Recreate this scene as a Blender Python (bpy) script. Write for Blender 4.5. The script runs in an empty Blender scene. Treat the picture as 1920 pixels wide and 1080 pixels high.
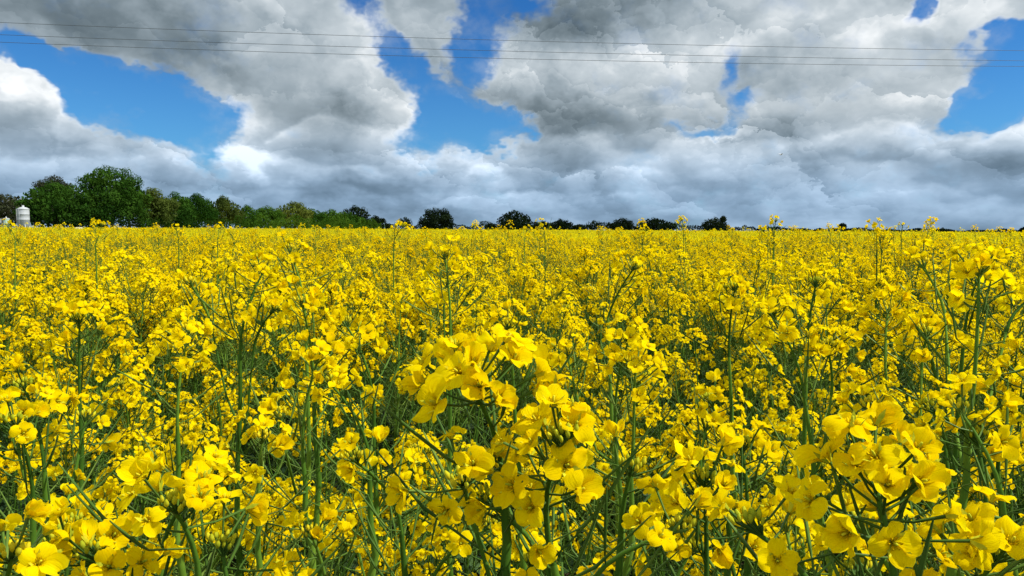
import bpy, math, random
import numpy as np
from mathutils import Vector, Matrix, Euler
R = math.radians
scene = bpy.context.scene
col = scene.collection

# ------------------------------------------------------------------ camera
CAM_Z = 1.42
PITCH, ROLL = 4.5, 0.30
FPX = 1387.0                                   # focal length in pixels of a 1920 px wide picture
cam_d = bpy.data.cameras.new('camera')
cam_d.sensor_width = 36.0
cam_d.lens = 36.0 * FPX / 1920.0
cam_d.clip_start = 0.02
cam_d.clip_end = 6000
cam = bpy.data.objects.new('camera', cam_d)
col.objects.link(cam)
cam.location = (0, 0, CAM_Z)
cam.rotation_euler = (Matrix.Rotation(R(90 - PITCH), 3, 'X') @ Matrix.Rotation(R(ROLL), 3, 'Z')).to_euler()
scene.camera = cam
CAMROT = cam.rotation_euler.to_matrix()

def ray(px, py):
    d = CAMROT @ Vector(((px - 960) / FPX, -(py - 540) / FPX, -1.0))
    return d
def P(px, py, dist):
    """world point seen at a pixel of the 1920 x 1080 photograph, dist metres ahead"""
    return Vector((0, 0, CAM_Z)) + ray(px, py) * dist

# ------------------------------------------------------------------ light
SUN_EL, SUN_AZ = 52.0, 100.0                     # azimuth clockwise from the viewing direction (+Y)
sd = bpy.data.lights.new('sun', 'SUN')
sd.energy = 4.5
sd.angle = R(0.5)
sd.color = (1.0, 0.955, 0.88)
sun = bpy.data.objects.new('sun', sd)
col.objects.link(sun)
sv = Vector((math.sin(R(SUN_AZ)) * math.cos(R(SUN_EL)), math.cos(R(SUN_AZ)) * math.cos(R(SUN_EL)), math.sin(R(SUN_EL))))
sun.rotation_euler = sv.to_track_quat('Z', 'Y').to_euler()
sun.location = (30, 20, 60)

vs = scene.view_settings
vs.view_transform = 'Standard'
vs.look = 'None'
vs.gamma = 1.0
vs.use_curve_mapping = False
vs.exposure = 0.40
scene.cycles.max_bounces = 7
scene.cycles.diffuse_bounces = 4
scene.cycles.transmission_bounces = 5
scene.cycles.use_denoising = True
scene.cycles.denoiser = 'OPENIMAGEDENOISE'
scene.cycles.denoising_input_passes = 'RGB_ALBEDO_NORMAL'
scene.cycles.denoising_prefilter = 'ACCURATE'

# ------------------------------------------------------------------ node helper
class NT:
    def __init__(self, tree):
        self.t = tree
    def n(self, kind, **kw):
        x = self.t.nodes.new(kind)
        for k, v in kw.items():
            setattr(x, k, v)
        return x
    def put(self, sock, v):
        if hasattr(v, 'is_output'):
            self.t.links.new(v, sock)
        elif v is not None:
            sock.default_value = v
    def math(self, op, a, b=None, c=None, clamp=False):
        x = self.n('ShaderNodeMath', operation=op)
        x.use_clamp = clamp
        self.put(x.inputs[0], a)
        if b is not None: self.put(x.inputs[1], b)
        if c is not None: self.put(x.inputs[2], c)
        return x.outputs[0]
    def vmath(self, op, a, b=None, scale=None):
        x = self.n('ShaderNodeVectorMath', operation=op)
        self.put(x.inputs[0], a)
        if b is not None: self.put(x.inputs[1], b)
        if scale is not None: self.put(x.inputs['Scale'], scale)
        return x.outputs[0]
    def noise(self, vec, scale, detail=3, rough=0.5, dist=0.0, color=False):
        x = self.n('ShaderNodeTexNoise')
        if vec is not None: self.put(x.inputs['Vector'], vec)
        x.inputs['Scale'].default_value = scale
        x.inputs['Detail'].default_value = detail
        x.inputs['Roughness'].default_value = rough
        x.inputs['Distortion'].default_value = dist
        return x.outputs['Color' if color else 'Fac']
    def smooth(self, v, a, b, lo=0.0, hi=1.0):
        x = self.n('ShaderNodeMapRange', interpolation_type='SMOOTHSTEP')
        self.put(x.inputs['Value'], v)
        x.inputs['From Min'].default_value = a; x.inputs['From Max'].default_value = b
        x.inputs['To Min'].default_value = lo; x.inputs['To Max'].default_value = hi
        return x.outputs['Result']
    def ramp(self, v, stops, interp='LINEAR'):
        x = self.n('ShaderNodeValToRGB')
        cr = x.color_ramp
        cr.interpolation = interp
        while len(cr.elements) < len(stops): cr.elements.new(0.5)
        for e, (p, c) in zip(cr.elements, stops):
            e.position = p; e.color = (*c, 1)
        self.put(x.inputs[0], v)
        return x.outputs[0]
    def mix(self, fac, a, b, mode='MIX'):
        x = self.n('ShaderNodeMix', data_type='RGBA', blend_type=mode)
        self.put(x.inputs[0], fac); self.put(x.inputs[6], a); self.put(x.inputs[7], b)
        return x.outputs[2]

# ------------------------------------------------------------------ world: clear sky with broken cumulus
world = bpy.data.worlds.new("World")
scene.world = world
world.use_nodes = True
wt = world.node_tree
wt.nodes.clear()
W = NT(wt)
SKY_STRENGTH = 0.1
sky = W.n('ShaderNodeTexSky', sky_type='NISHITA')
sky.sun_disc = False
sky.sun_elevation = R(SUN_EL)
sky.sun_rotation = R(SUN_AZ)
sky.altitude = 50
sky.air_density = 1.0
sky.dust_density = 0.4
sky.ozone_density = 2.0
tc = W.n('ShaderNodeTexCoord')
dirv = tc.outputs['Generated']
sp = W.n('ShaderNodeSeparateXYZ')
wt.links.new(dirv, sp.inputs[0])
X, Y, Z = sp.outputs
az = W.math('ARCTAN2', X, Y)
hyp = W.math('SQRT', W.math('ADD', W.math('MULTIPLY', X, X), W.math('ADD', W.math('MULTIPLY', Y, Y), 1e-5)))
el = W.math('DIVIDE', Z, hyp)
cmb = W.n('ShaderNodeCombineXYZ')
wt.links.new(az, cmb.inputs[0]); wt.links.new(el, cmb.inputs[1])
C = cmb.outputs[0]
# clouds near the horizon are seen along their flat bases: stretch the vertical there
elS = W.math('POWER', W.math('ADD', W.math('ABSOLUTE', el), 0.004), 0.80)
cmb3 = W.n('ShaderNodeCombineXYZ')
wt.links.new(W.math('DIVIDE', X, hyp), cmb3.inputs[0]); wt.links.new(W.math('DIVIDE', Y, hyp), cmb3.inputs[1])
wt.links.new(W.math('MULTIPLY', elS, 1.2), cmb3.inputs[2])
Q = cmb3.outputs[0]
def cen(v, amp):   # centred noise vector * amp
    return W.vmath('MULTIPLY_ADD', v, (amp, amp, amp)) if False else W.vmath('SCALE', W.vmath('SUBTRACT', v, (0.5, 0.5, 0.5)), scale=amp)
warp = cen(W.noise(Q, 6.0, 5, 0.62, color=True), 0.17)
Cw = W.vmath('ADD', C, warp)

ROTS = {}
def turned(rot):
    """the warped sky coordinate turned by rot degrees (made once per angle)"""
    if rot not in ROTS:
        if rot == 0:
            ROTS[rot] = Cw
        else:
            m = W.n('ShaderNodeVectorRotate', rotation_type='Z_AXIS')
            wt.links.new(Cw, m.inputs['Vector'])
            m.inputs['Angle'].default_value = R(rot)
            ROTS[rot] = m.outputs[0]
    return ROTS[rot]
def ell(px, py, rx, ry, rot=0):
    """soft ellipse in azimuth and elevation, 1 at its centre and 0 at its rim"""
    rot = int(15 * round(rot / 15))
    d = ray(px, py)
    a0 = math.atan2(d.x, d.y); e0 = d.z / math.hypot(d.x, d.y)
    k = math.cos(a0)
    sx, sy = (rx / FPX * k * k if abs(rot) < 31 else rx / FPX * k), ry / FPX * k
    c, s = math.cos(R(rot)), math.sin(R(rot))
    x0, y0 = a0 * c - e0 * s, a0 * s + e0 * c
    x = W.n('ShaderNodeVectorMath', operation='MULTIPLY_ADD')
    wt.links.new(turned(rot), x.inputs[0])
    x.inputs[1].default_value = (1 / sx, 1 / sy, 0)
    x.inputs[2].default_value = (-x0 / sx, -y0 / sy, 0)
    g = W.n('ShaderNodeTexGradient', gradient_type='SPHERICAL')
    wt.links.new(x.outputs[0], g.inputs[0])
    return g.outputs['Fac']
def total(items):
    s = None
    for (w_, *e) in items:
        f = ell(*e)
        s = W.math('MULTIPLY', f, w_) if s is None else W.math('MULTIPLY_ADD', f, w_, s)
    return s
# openings of blue: weight, centre, half axes, tilt (degrees, clockwise on the picture)
gaps = [
    (1.5, 60, 118, 165, 40, 12), (1.7, 205, 186, 190, 66, 22), (1.7, 335, 224, 200, 62, 25), (0.9, 430, 235, 90, 45, 10),
    (1.3, 690, 10, 75, 80, 60), (1.2, 735, 95, 55, 60, 60), (1.7, 815, 175, 110, 75, 50), (1.8, 850, 235, 150, 75, 0), (1.2, 925, 245, 70, 50, 0),
    (1.3, 905, 35, 85, 95, 0), (1.0, 985, 10, 70, 40, 0), (0.7, 880, 110, 60, 60, 60),
    (1.7, 1870, 165, 150, 85, -25), (1.4, 1820, 195, 90, 50, 0), (1.0, 1915, 110, 70, 50, 0),
    (0.6, 1350, 150, 30, 65, 0), (0.9, 1395, 200, 70, 32, -20), (0.85, 1310, 235, 80, 26, 0),
    (1.15, 1765, 18, 75, 30, -45),
]
G = total(gaps)
# the thin cloud standing in the middle opening, puffs that close the edges
G = W.math('SUBTRACT', G, total([(0.95, 785, 50, 105, 90, 20), (0.9, 70, 205, 170, 70, 30), (0.9, 520, 300, 220, 70, 20),
                                     (0.7, 1010, 190, 120, 130, 30), (0.7, 690, 190, 120, 120, 30), (0.7, 1340, 260, 70, 25, 0)]))
# away from the photographed part of the sky: openings of their own
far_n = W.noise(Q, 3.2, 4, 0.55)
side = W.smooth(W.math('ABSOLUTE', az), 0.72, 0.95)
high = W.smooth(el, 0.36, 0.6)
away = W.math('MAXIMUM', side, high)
G = W.math('ADD', G, W.math('MULTIPLY', away, W.smooth(far_n, 0.52, 0.66, 0, 1.2)))
fb = W.noise(Q, 15.0, 7, 0.58)
edge = W.math('MULTIPLY', W.math('SUBTRACT', fb, 0.5), 1.3)
dens = W.math('ADD', W.math('SUBTRACT', 0.80, G), edge)
veil = W.math('MULTIPLY', W.smooth(fb, 0.40, 0.66), W.smooth(dens, -0.75, 0.15, 0.0, 0.24))
alpha = W.math('MAXIMUM', W.smooth(dens, 0.0, 0.80), veil)

# billows: the same heaped noise read twice, the second time a step towards the light, gives the lit and the shaded sides
Qw = W.vmath('ADD', Q, W.vmath('SCALE', warp, scale=0.5))
b0 = W.noise(Qw, 8.5, 4, 0.5)
b1 = W.noise(W.vmath('ADD', Qw, (0.014, 0.0, 0.034)), 8.5, 4, 0.5)
relief = W.math('SUBTRACT', b0, b1)
# heads of the heaps: each cell is a rounded lump lit from above and the right
Ql = W.vmath('ADD', W.vmath('ADD', Q, W.vmath('SCALE', warp, scale=0.5)), cen(W.noise(Q, 34.0, 4, 0.62, color=True), 0.055))
def lumps(scale):
    v = W.n('ShaderNodeTexVoronoi', feature='F1')
    wt.links.new(Ql, v.inputs['Vector']); v.inputs['Scale'].default_value = scale
    d = W.vmath('SUBTRACT', Ql, v.outputs['Position'])
    x = W.n('ShaderNodeVectorMath', operation='DOT_PRODUCT')
    wt.links.new(d, x.inputs[0]); x.inputs[1].default_value = (0.35 * scale, 0.0, 0.94 * scale)
    return W.math('SUBTRACT', x.outputs['Value'], W.math('MULTIPLY', v.outputs['Distance'], 0.35 ))
lump = W.math('MULTIPLY_ADD', lumps(25.0), 0.42, lumps(10.0))
lw = W.math('MULTIPLY', W.smooth(W.noise(Q, 4.5, 2, 0.5), 0.38, 0.62, 0.05, 0.19), W.smooth(el, 0.0, 0.035))
relief = W.math('MULTIPLY_ADD', lump, lw, relief)
shade = [   # dark bases and bright crowns of the single clouds
    (-0.34, 150, 40, 380, 110, 0), (-0.22, 330, 90, 260, 120, 20), (-0.16, 60, 90, 160, 50, 0),
    (-0.42, 1130, 15, 230, 95, -8), (-0.12, 1080, 50, 160, 90, 0), (-0.34, 1110, 255, 190, 80, -8), (-0.2, 1030, 225, 130, 80, 20),
    (-0.25, 1500, 295, 120, 55, 10), (-0.16, 1560, 320, 130, 40, -15), (-0.16, 1400, 150, 110, 60, -15),
    (-0.22, 640, 290, 160, 100, 30), (-0.34, 650, 355, 220, 55, 0), (-0.28, 750, 385, 180, 45, 0), (-0.14, 300, 370, 400, 50, 0), (-0.1, 90, 290, 260, 60, 0),
    (-0.22, 1830, 310, 180, 45, 0), (-0.10, 1400, 345, 250, 35, 0), (-0.16, 1050, 345, 180, 40, 0), (-0.12, 620, 210, 160, 110, 20),
    (0.22, 40, 165, 110, 60, 35), (0.20, 130, 215, 130, 50, 35), (0.16, 260, 250, 90, 40, 15), (0.28, 470, 280, 190, 70, 20), (0.26, 520, 305, 100, 60, 30),
    (0.26, 620, 70, 200, 85, 25), (0.20, 710, 160, 130, 90, 45), (0.18, 725, 285, 80, 55, 20), (0.12, 480, 215, 110, 40, 25), (0.18, 430, 115, 30, 22, 0),
    (0.22, 1000, 110, 130, 90, 20), (0.18, 1220, 130, 190, 130, 0), (0.28, 1500, 55, 260, 110, 0), (0.16, 1830, 40, 180, 80, -15), (0.14, 1680, 110, 200, 90, 0),
    (0.14, 1790, 245, 200, 70, 10), (0.16, 1640, 200, 180, 80, 20), (0.42, 1345, 246, 62, 18, 6), (0.12, 1640, 290, 120, 60, 0), (0.14, 850, 305, 190, 60, 0),
    (0.2, 980, 385, 120, 30, 8), (0.14, 1190, 360, 140, 25, -12), (0.1, 1330, 300, 120, 50, 0), (0.12, 1430, 225, 60, 60, 0),
]
base = total(shade)
streak = W.noise(W.vmath('MULTIPLY', C, (3.0, 26.0, 1.0)), 1.6, 4, 0.55)
near_h = W.smooth(el, 0.03, 0.16, 1.0, 0.0)
B = W.math('ADD', 0.575, W.math('MULTIPLY', base, W.smooth(el, 0.03, 0.16, 0.6, 0.9)))
B = W.math('MULTIPLY_ADD', relief, 1.0, B)
B = W.math('MULTIPLY_ADD', W.math('SUBTRACT', fb, 0.5), 0.30, B)
B = W.math('MULTIPLY_ADD', W.math('MULTIPLY', W.math('SUBTRACT', streak, 0.5), near_h), 0.45, B)
cws = W.n('ShaderNodeSeparateXYZ'); wt.links.new(Cw, cws.inputs[0])
el_w, az_w = cws.outputs[1], cws.outputs[0]
for (i_, crest, amp, freq, hi_b, fall) in ((1, 0.122, 0.075, 5.0, 0.82, 4.4), (2, 0.086, 0.050, 7.0, 0.84, 6.0), (3, 0.052, 0.032, 9.0, 0.78, 7.0)):
    cc_ = W.n('ShaderNodeCombineXYZ'); wt.links.new(az, cc_.inputs[0]); cc_.inputs[1].default_value = 3.7 * i_
    nz = W.noise(cc_.outputs[0], freq, 1, 0.5)
    crest_e = W.math('MULTIPLY_ADD', W.math('SUBTRACT', nz, 0.5), amp * 2, crest)
    elx = W.math('MULTIPLY_ADD', W.math('SUBTRACT', el_w, el), 0.45, el)
    dd = W.math('SUBTRACT', crest_e, elx)
    a_ = W.math('MULTIPLY', W.smooth(dd, 0.0, 0.010), W.smooth(dd, 0.035, 0.075, 1.0, 0.0))
    lit = W.math('MULTIPLY_ADD', dd, -fall, hi_b)
    lit = W.math('MULTIPLY_ADD', relief, 0.8, lit)
    lit = W.math('MULTIPLY_ADD', base, 0.7, lit)
    mk = W.math('MULTIPLY', a_, W.smooth(nz, 0.36, 0.54, 0.2, 0.95))
    B = W.math('ADD', W.math('MULTIPLY', B, W.math('SUBTRACT', 1.0, mk)), W.math('MULTIPLY', lit, mk))
rim = W.math('MULTIPLY', W.smooth(dens, 0.25, 0.5), W.smooth(dens, 0.5, 1.0, 1.0, 0.0))
B = W.math('MULTIPLY_ADD', rim, 0.10, B)
B = W.math('MULTIPLY_ADD', near_h, -0.03, B)
B = W.math('MULTIPLY_ADD', away, 0.38, B)   # unseen heaps beside, behind and above the viewer, brightened as added ambient fill
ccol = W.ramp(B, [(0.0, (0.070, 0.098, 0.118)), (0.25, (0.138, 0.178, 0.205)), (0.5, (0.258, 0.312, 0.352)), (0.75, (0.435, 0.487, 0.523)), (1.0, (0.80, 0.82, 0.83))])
haze_c = W.mix(W.math('MULTIPLY', near_h, 0.8), ccol, W.mix(1.0, ccol, (0.70, 0.93, 1.22, 1), 'MULTIPLY'))
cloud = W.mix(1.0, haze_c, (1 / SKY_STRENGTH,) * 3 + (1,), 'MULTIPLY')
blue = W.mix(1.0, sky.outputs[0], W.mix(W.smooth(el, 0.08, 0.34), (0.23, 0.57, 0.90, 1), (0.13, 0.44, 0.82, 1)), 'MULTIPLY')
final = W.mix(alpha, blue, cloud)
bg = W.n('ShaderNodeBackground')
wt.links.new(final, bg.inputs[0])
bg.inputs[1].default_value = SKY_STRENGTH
wo = W.n('ShaderNodeOutputWorld')
wt.links.new(bg.outputs[0], wo.inputs[0])
world.cycles.sampling_method = 'MANUAL'
world.cycles.sample_map_resolution = 512
#END_SKY

# ------------------------------------------------------------------ materials
def new_mat(name):
    m = bpy.data.materials.new(name)
    m.use_nodes = True
    m.node_tree.nodes.clear()
    return m, NT(m.node_tree)
def finish(m, T, shader):
    o = T.n('ShaderNodeOutputMaterial')
    m.node_tree.links.new(shader, o.inputs[0])
    return m
def leafy(name, colours, trans, rough=0.5, nscale=40.0, gloss=0.04, tcol=None, spread=0.0, coord='Object'):
    """thin living tissue: diffuse, light passing through, a little sheen"""
    m, T = new_mat(name)
    tc = T.n('ShaderNodeTexCoord')
    oi = T.n('ShaderNodeObjectInfo')
    v = T.noise(tc.outputs[coord], nscale, 3, 0.6)
    if spread:
        v = T.math('ADD', v, T.math('MULTIPLY', T.math('SUBTRACT', oi.outputs['Random'], 0.5), spread))
    k = len(colours) - 1
    c = T.ramp(v, [(0.28 + 0.44 * i / k, q) for i, q in enumerate(colours)])
    d = T.n('ShaderNodeBsdfDiffuse'); T.put(d.inputs['Color'], c)
    sh = d.outputs[0]
    if trans:
        t = T.n('ShaderNodeBsdfTranslucent')
        T.put(t.inputs['Color'], c if tcol is None else T.mix(1.0, c, (*tcol, 1), 'MULTIPLY'))
        mx = T.n('ShaderNodeMixShader'); mx.inputs[0].default_value = trans
        T.put(mx.inputs[1], sh); T.put(mx.inputs[2], t.outputs[0]); sh = mx.outputs[0]
    if gloss:
        g = T.n('ShaderNodeBsdfGlossy'); g.inputs['Roughness'].default_value = rough
        g.inputs['Color'].default_value = (0.9, 0.9, 0.9, 1)
        fr = T.n('ShaderNodeFresnel'); fr.inputs['IOR'].default_value = 1.35
        mx = T.n('ShaderNodeMixShader'); T.put(mx.inputs[0], T.math('MULTIPLY', fr.outputs[0], gloss * 10, clamp=True))
        T.put(mx.inputs[1], sh); T.put(mx.inputs[2], g.outputs[0]); sh = mx.outputs[0]
    return finish(m, T, sh)
M = {}
m, T = new_mat('petal')
tc = T.n('ShaderNodeTexCoord'); oi = T.n('ShaderNodeObjectInfo')
pa = T.n('ShaderNodeAttribute'); pa.attribute_name = 'petal_place'
v = T.math('ADD', T.noise(tc.outputs['Object'], 90.0, 3, .6), T.math('MULTIPLY', T.math('SUBTRACT', oi.outputs['Random'], .5), .35))
c = T.ramp(v, [(.28, (0.87, 0.625, 0.001)), (.5, (0.91, 0.705, 0.0015)), (.72, (0.94, 0.77, 0.003))])
pv = T.n('ShaderNodeSeparateXYZ'); T.put(pv.inputs[0], pa.outputs['Vector'])
pc = T.n('ShaderNodeCombineXYZ')      # veins fan out from the claw: narrow across, long along the petal
T.put(pc.inputs[0], T.math('MULTIPLY', pv.outputs[0], 7.0)); T.put(pc.inputs[1], T.math('MULTIPLY', pv.outputs[1], 1.3)); T.put(pc.inputs[2], T.math('MULTIPLY_ADD', oi.outputs['Random'], 40.0, T.math('MULTIPLY', pv.outputs[2], 5.0)))
vein = T.noise(pc.outputs[0], 1.0, 3, .65)
c = T.mix(T.smooth(vein, .50, .68, 0, .30), c, (0.70, 0.43, 0.001, 1))
c = T.mix(T.smooth(pv.outputs[1], .30, .02, 0, .45), c, (0.62, 0.58, 0.02, 1))
c = T.mix(T.smooth(T.math('MULTIPLY', T.math('ABSOLUTE', pv.outputs[0]), pv.outputs[1]), .55, .95, 0, .3), c, (0.95, 0.82, 0.03, 1))
bp = T.n('ShaderNodeBump'); T.put(bp.inputs['Height'], vein); bp.inputs['Strength'].default_value = .55; bp.inputs['Distance'].default_value = .0009
d = T.n('ShaderNodeBsdfDiffuse'); T.put(d.inputs['Color'], c); T.put(d.inputs['Normal'], bp.outputs[0])
t = T.n('ShaderNodeBsdfTranslucent'); T.put(t.inputs['Color'], T.mix(1.0, c, (1.04, 1.08, .6, 1), 'MULTIPLY')); T.put(t.inputs['Normal'], bp.outputs[0])
mx = T.n('ShaderNodeMixShader'); mx.inputs[0].default_value = .50
T.put(mx.inputs[1], d.outputs[0]); T.put(mx.inputs[2], t.outputs[0])
M['petal'] = finish(m, T, mx.outputs[0])
M['stamen'] = leafy('stamen', [(0.72, 0.50, 0.005), (0.82, 0.60, 0.005)], 0.1, 0.6, 200.0, 0)
M['bud'] = leafy('bud', [(0.30, 0.36, 0.02), (0.52, 0.50, 0.02), (0.75, 0.60, 0.02)], 0.15, 0.5, 160.0, 0, None, 0.3)
M['stem'] = leafy('stem', [(0.036, 0.088, 0.010), (0.066, 0.145, 0.015), (0.115, 0.205, 0.022)], 0.0, 0.5, 14.0, 0.012, None, 0.5)
M['pod'] = leafy('pod', [(0.045, 0.10, 0.016), (0.080, 0.155, 0.024), (0.14, 0.215, 0.036)], 0.1, 0.5, 30.0, 0.012, None, 0.4)
M['leaf'] = leafy('leaf', [(0.015, 0.042, 0.013), (0.026, 0.064, 0.018), (0.045, 0.092, 0.025)], 0.22, 0.5, 18.0, 0.03, (1.0, 1.1, 0.5), 0.5)

# ------------------------------------------------------------------ mesh helpers
class MB:
    """collects faces with material slots, then links them as ONE mesh object"""
    def __init__(self): self.v, self.f, self.m, self.uv = [], [], [], {}
    def grid(self, pts, mat=0):
        o = len(self.v); nu = len(pts); nv = len(pts[0])
        for r in pts: self.v += [tuple(p) for p in r]
        for i in range(nu - 1):
            for j in range(nv - 1):
                a = o + i * nv + j
                self.f.append((a, a + 1, a + nv + 1, a + nv)); self.m.append(mat)
    def tube(self, pts, rad, sides=5, mat=0, cap=False):
        o = len(self.v); n = len(pts)
        pts = [Vector(p) for p in pts]
        ref = None
        for i, p in enumerate(pts):
            t = (pts[min(i + 1, n - 1)] - pts[max(i - 1, 0)])
            if t.length < 1e-9: t = Vector((0, 0, 1))
            t.normalize()
            if ref is None: ref = t.orthogonal().normalized()
            a = (ref - t * ref.dot(t))
            a = a.normalized() if a.length > 1e-6 else t.orthogonal().normalized()
            ref = a; b = t.cross(a)
            r = rad[i] if hasattr(rad, '__len__') else rad
            for k in range(sides):
                q = 2 * math.pi * k / sides
                self.v.append(tuple(p + (a * math.cos(q) + b * math.sin(q)) * r))
        for i in range(n - 1):
            for k in range(sides):
                k2 = (k + 1) % sides
                self.f.append((o + i * sides + k, o + i * sides + k2, o + (i + 1) * sides + k2, o + (i + 1) * sides + k)); self.m.append(mat)
        if cap:
            self.f.append(tuple(o + k for k in range(sides - 1, -1, -1))); self.m.append(mat)
            self.f.append(tuple(o + (n - 1) * sides + k for k in range(sides))); self.m.append(mat)
    def poly(self, pts, mat=0):
        o = len(self.v); self.v += [tuple(p) for p in pts]
        self.f.append(tuple(range(o, o + len(pts)))); self.m.append(mat)
    def box(self, lo, hi, mat=0):
        x0, y0, z0 = lo; x1, y1, z1 = hi; o = len(self.v)
        self.v += [(x0, y0, z0), (x1, y0, z0), (x1, y1, z0), (x0, y1, z0), (x0, y0, z1), (x1, y0, z1), (x1, y1, z1), (x0, y1, z1)]
        for q in ((3, 2, 1, 0), (4, 5, 6, 7), (0, 1, 5, 4), (1, 2, 6, 5), (2, 3, 7, 6), (3, 0, 4, 7)):
            self.f.append(tuple(o + k for k in q)); self.m.append(mat)
    def add(self, other, mtx=None, remap=None):
        o = len(self.v)
        self.v += [tuple(mtx @ Vector(p)) for p in other.v] if mtx is not None else other.v
        for k, q in other.uv.items(): self.uv[o + k] = q
        self.f += [tuple(o + k for k in q) for q in other.f]
        self.m += [remap[k] for k in other.m] if remap else other.m
    def mesh(self, name, mats, smooth=True):
        me = bpy.data.meshes.new(name)
        me.from_pydata(self.v, [], self.f)
        for q in mats: me.materials.append(M[q] if isinstance(q, str) else q)
        me.polygons.foreach_set('material_index', self.m)
        if smooth: me.polygons.foreach_set('use_smooth', [True] * len(self.f))
        if self.uv:
            at = me.attributes.new('petal_place', 'FLOAT_VECTOR', 'POINT'); arr = np.zeros((len(self.v), 3), np.float32)
            arr[list(self.uv.keys())] = list(self.uv.values())
            at.data.foreach_set('vector', arr.ravel())
        me.update()
        return me
    def build(self, name, mats, parent=None, smooth=True):
        o = bpy.data.objects.new(name, self.mesh(name, mats, smooth))
        col.objects.link(o)
        if parent: o.parent = parent
        return o
def link(name, me, parent=None, mtx=None):
    o = bpy.data.objects.new(name, me)
    col.objects.link(o)
    if parent: o.parent = parent
    if mtx is not None: o.matrix_local = mtx
    return o
def tag(o, label=None, cat=None, group=None, kind=None):
    if label: o['label'] = label
    if cat: o['category'] = cat
    if group: o['group'] = group
    if kind: o['kind'] = kind
    return o
def empty(name, loc, label, cat, group=None):
    o = bpy.data.objects.new(name, None)
    o.empty_display_size = 0.1
    col.objects.link(o); o.location = loc
    return tag(o, label, cat, group)
def aim(loc, d, spin=0.0, scale=1.0):
    """matrix that turns +Z to d"""
    q = Vector(d).normalized().to_track_quat('Z', 'Y').to_matrix().to_4x4()
    return Matrix.Translation(loc) @ q @ Matrix.Rotation(spin, 4, 'Z') @ Matrix.Scale(scale, 4)
def sstep(a, b, x):
    t = min(1, max(0, (x - a) / (b - a))); return t * t * (3 - 2 * t)

# ------------------------------------------------------------------ rapeseed: flowers
HEADMATS = ['petal', 'stamen', 'bud', 'stem', 'pod']
def petal(mb, rng, phi, L, Wd, th1, th2, nu, nv, roll=0.0):
    r = Vector((math.cos(phi), math.sin(phi), 0)); s = Vector((-math.sin(phi), math.cos(phi), 0)); z = Vector((0, 0, 1))
    p = r * 0.0008; ds = L / (nu - 1); rows = []
    cup = rng.uniform(-0.55, 0.6); ruf = rng.uniform(0.05, 0.18); ph = rng.uniform(0, 6.3); fold = rng.uniform(-0.3, 0.3)
    notch = rng.uniform(0.0, 0.10)
    for i in range(nu):
        t = i / (nu - 1)
        a = R(74) + (th1 - R(74)) * sstep(0.08, 0.42, t) + (th2 - th1) * sstep(0.5, 1.0, t)
        n = -math.sin(a) * r + math.cos(a) * z; d = math.cos(a) * r + math.sin(a) * z
        w = 0.17 + 0.83 * sstep(0.10, 0.56, t)
        if t > 0.62: w *= math.sqrt(max(0.0, 1 - ((t - 0.62) / 0.415) ** 2))
        row = []
        for j in range(nv):
            u = -1 + 2 * j / (nv - 1)
            q = p + s * (u * w * Wd / 2) + n * (Wd * 0.5 * w * (cup * u * u + roll * u + fold * abs(u) * t)) + n * (ruf * Wd * math.sin(2.6 * u + ph + 2 * t) * sstep(.3, 1, t))
            q = q - d * (notch * L * (1 - abs(u)) * sstep(0.8, 1, t))
            row.append(q)
        rows.append(row)
        p = p + d * ds
    o = len(mb.v)
    for i in range(nu):
        for j in range(nv): mb.uv[o + i * nv + j] = (-1 + 2 * j / (nv - 1), i / (nu - 1), phi)
    mb.grid(rows, 0)
def make_flower(seed, detail):
    rng = random.Random(seed); mb = MB()
    nu, nv = {2: (9, 6), 1: (6, 4), 0: (3, 3)}[detail]
    open_ = rng.choice([rng.uniform(-20, 15), rng.uniform(5, 35), rng.uniform(25, 72)])
    for k in range(4):
        petal(mb, rng, math.pi / 2 * k + rng.uniform(-0.22, 0.22), rng.uniform(0.0092, 0.0118), rng.uniform(0.0076, 0.0102),
              R(open_ + rng.uniform(-16, 16)), R(open_ - rng.uniform(0, 65)), nu, nv, rng.uniform(-0.2, 0.2))
    if detail:
        for k in range(6):          # stamens, then pistil and sepals
            q = 2 * math.pi * k / 6 + 0.4; a = Vector((math.cos(q), math.sin(q), 0))
            h = rng.uniform(0.0030, 0.0044)
            mb.tube([a * 0.0006, a * 0.0014 + Vector((0, 0, h * .7)), a * 0.0018 + Vector((0, 0, h * .75)), a * 0.0021 + Vector((0, 0, h))], [0.0002, 0.0002, 0.0006, 0.0003], 3, 1)
        mb.tube([(0, 0, 0), (0, 0, 0.003), (0, 0, 0.0052)], [0.0006, 0.0006, 0.0005], 4, 2, True)
        for k in range(4):
            q = math.pi / 2 * k + math.pi / 4; a = Vector((math.cos(q), math.sin(q), 0)); s = Vector((-math.sin(q), math.cos(q), 0))
            mb.grid([[a * .0008 - s * .0006, a * .0008 + s * .0006], [a * .0032 - s * .001 + Vector((0, 0, .003)), a * .0032 + s * .001 + Vector((0, 0, .003))], [a * .0050 + Vector((0, 0, .0058)), a * .0051 + Vector((0, 0, .0058))]], 2)
    return mb
FL_HI = [make_flower(100 + i, 2) for i in range(14)]
FL_MID = [make_flower(200 + i, 1) for i in range(14)]
FL_LO = [make_flower(300 + i, 0) for i in range(10)]

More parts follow.
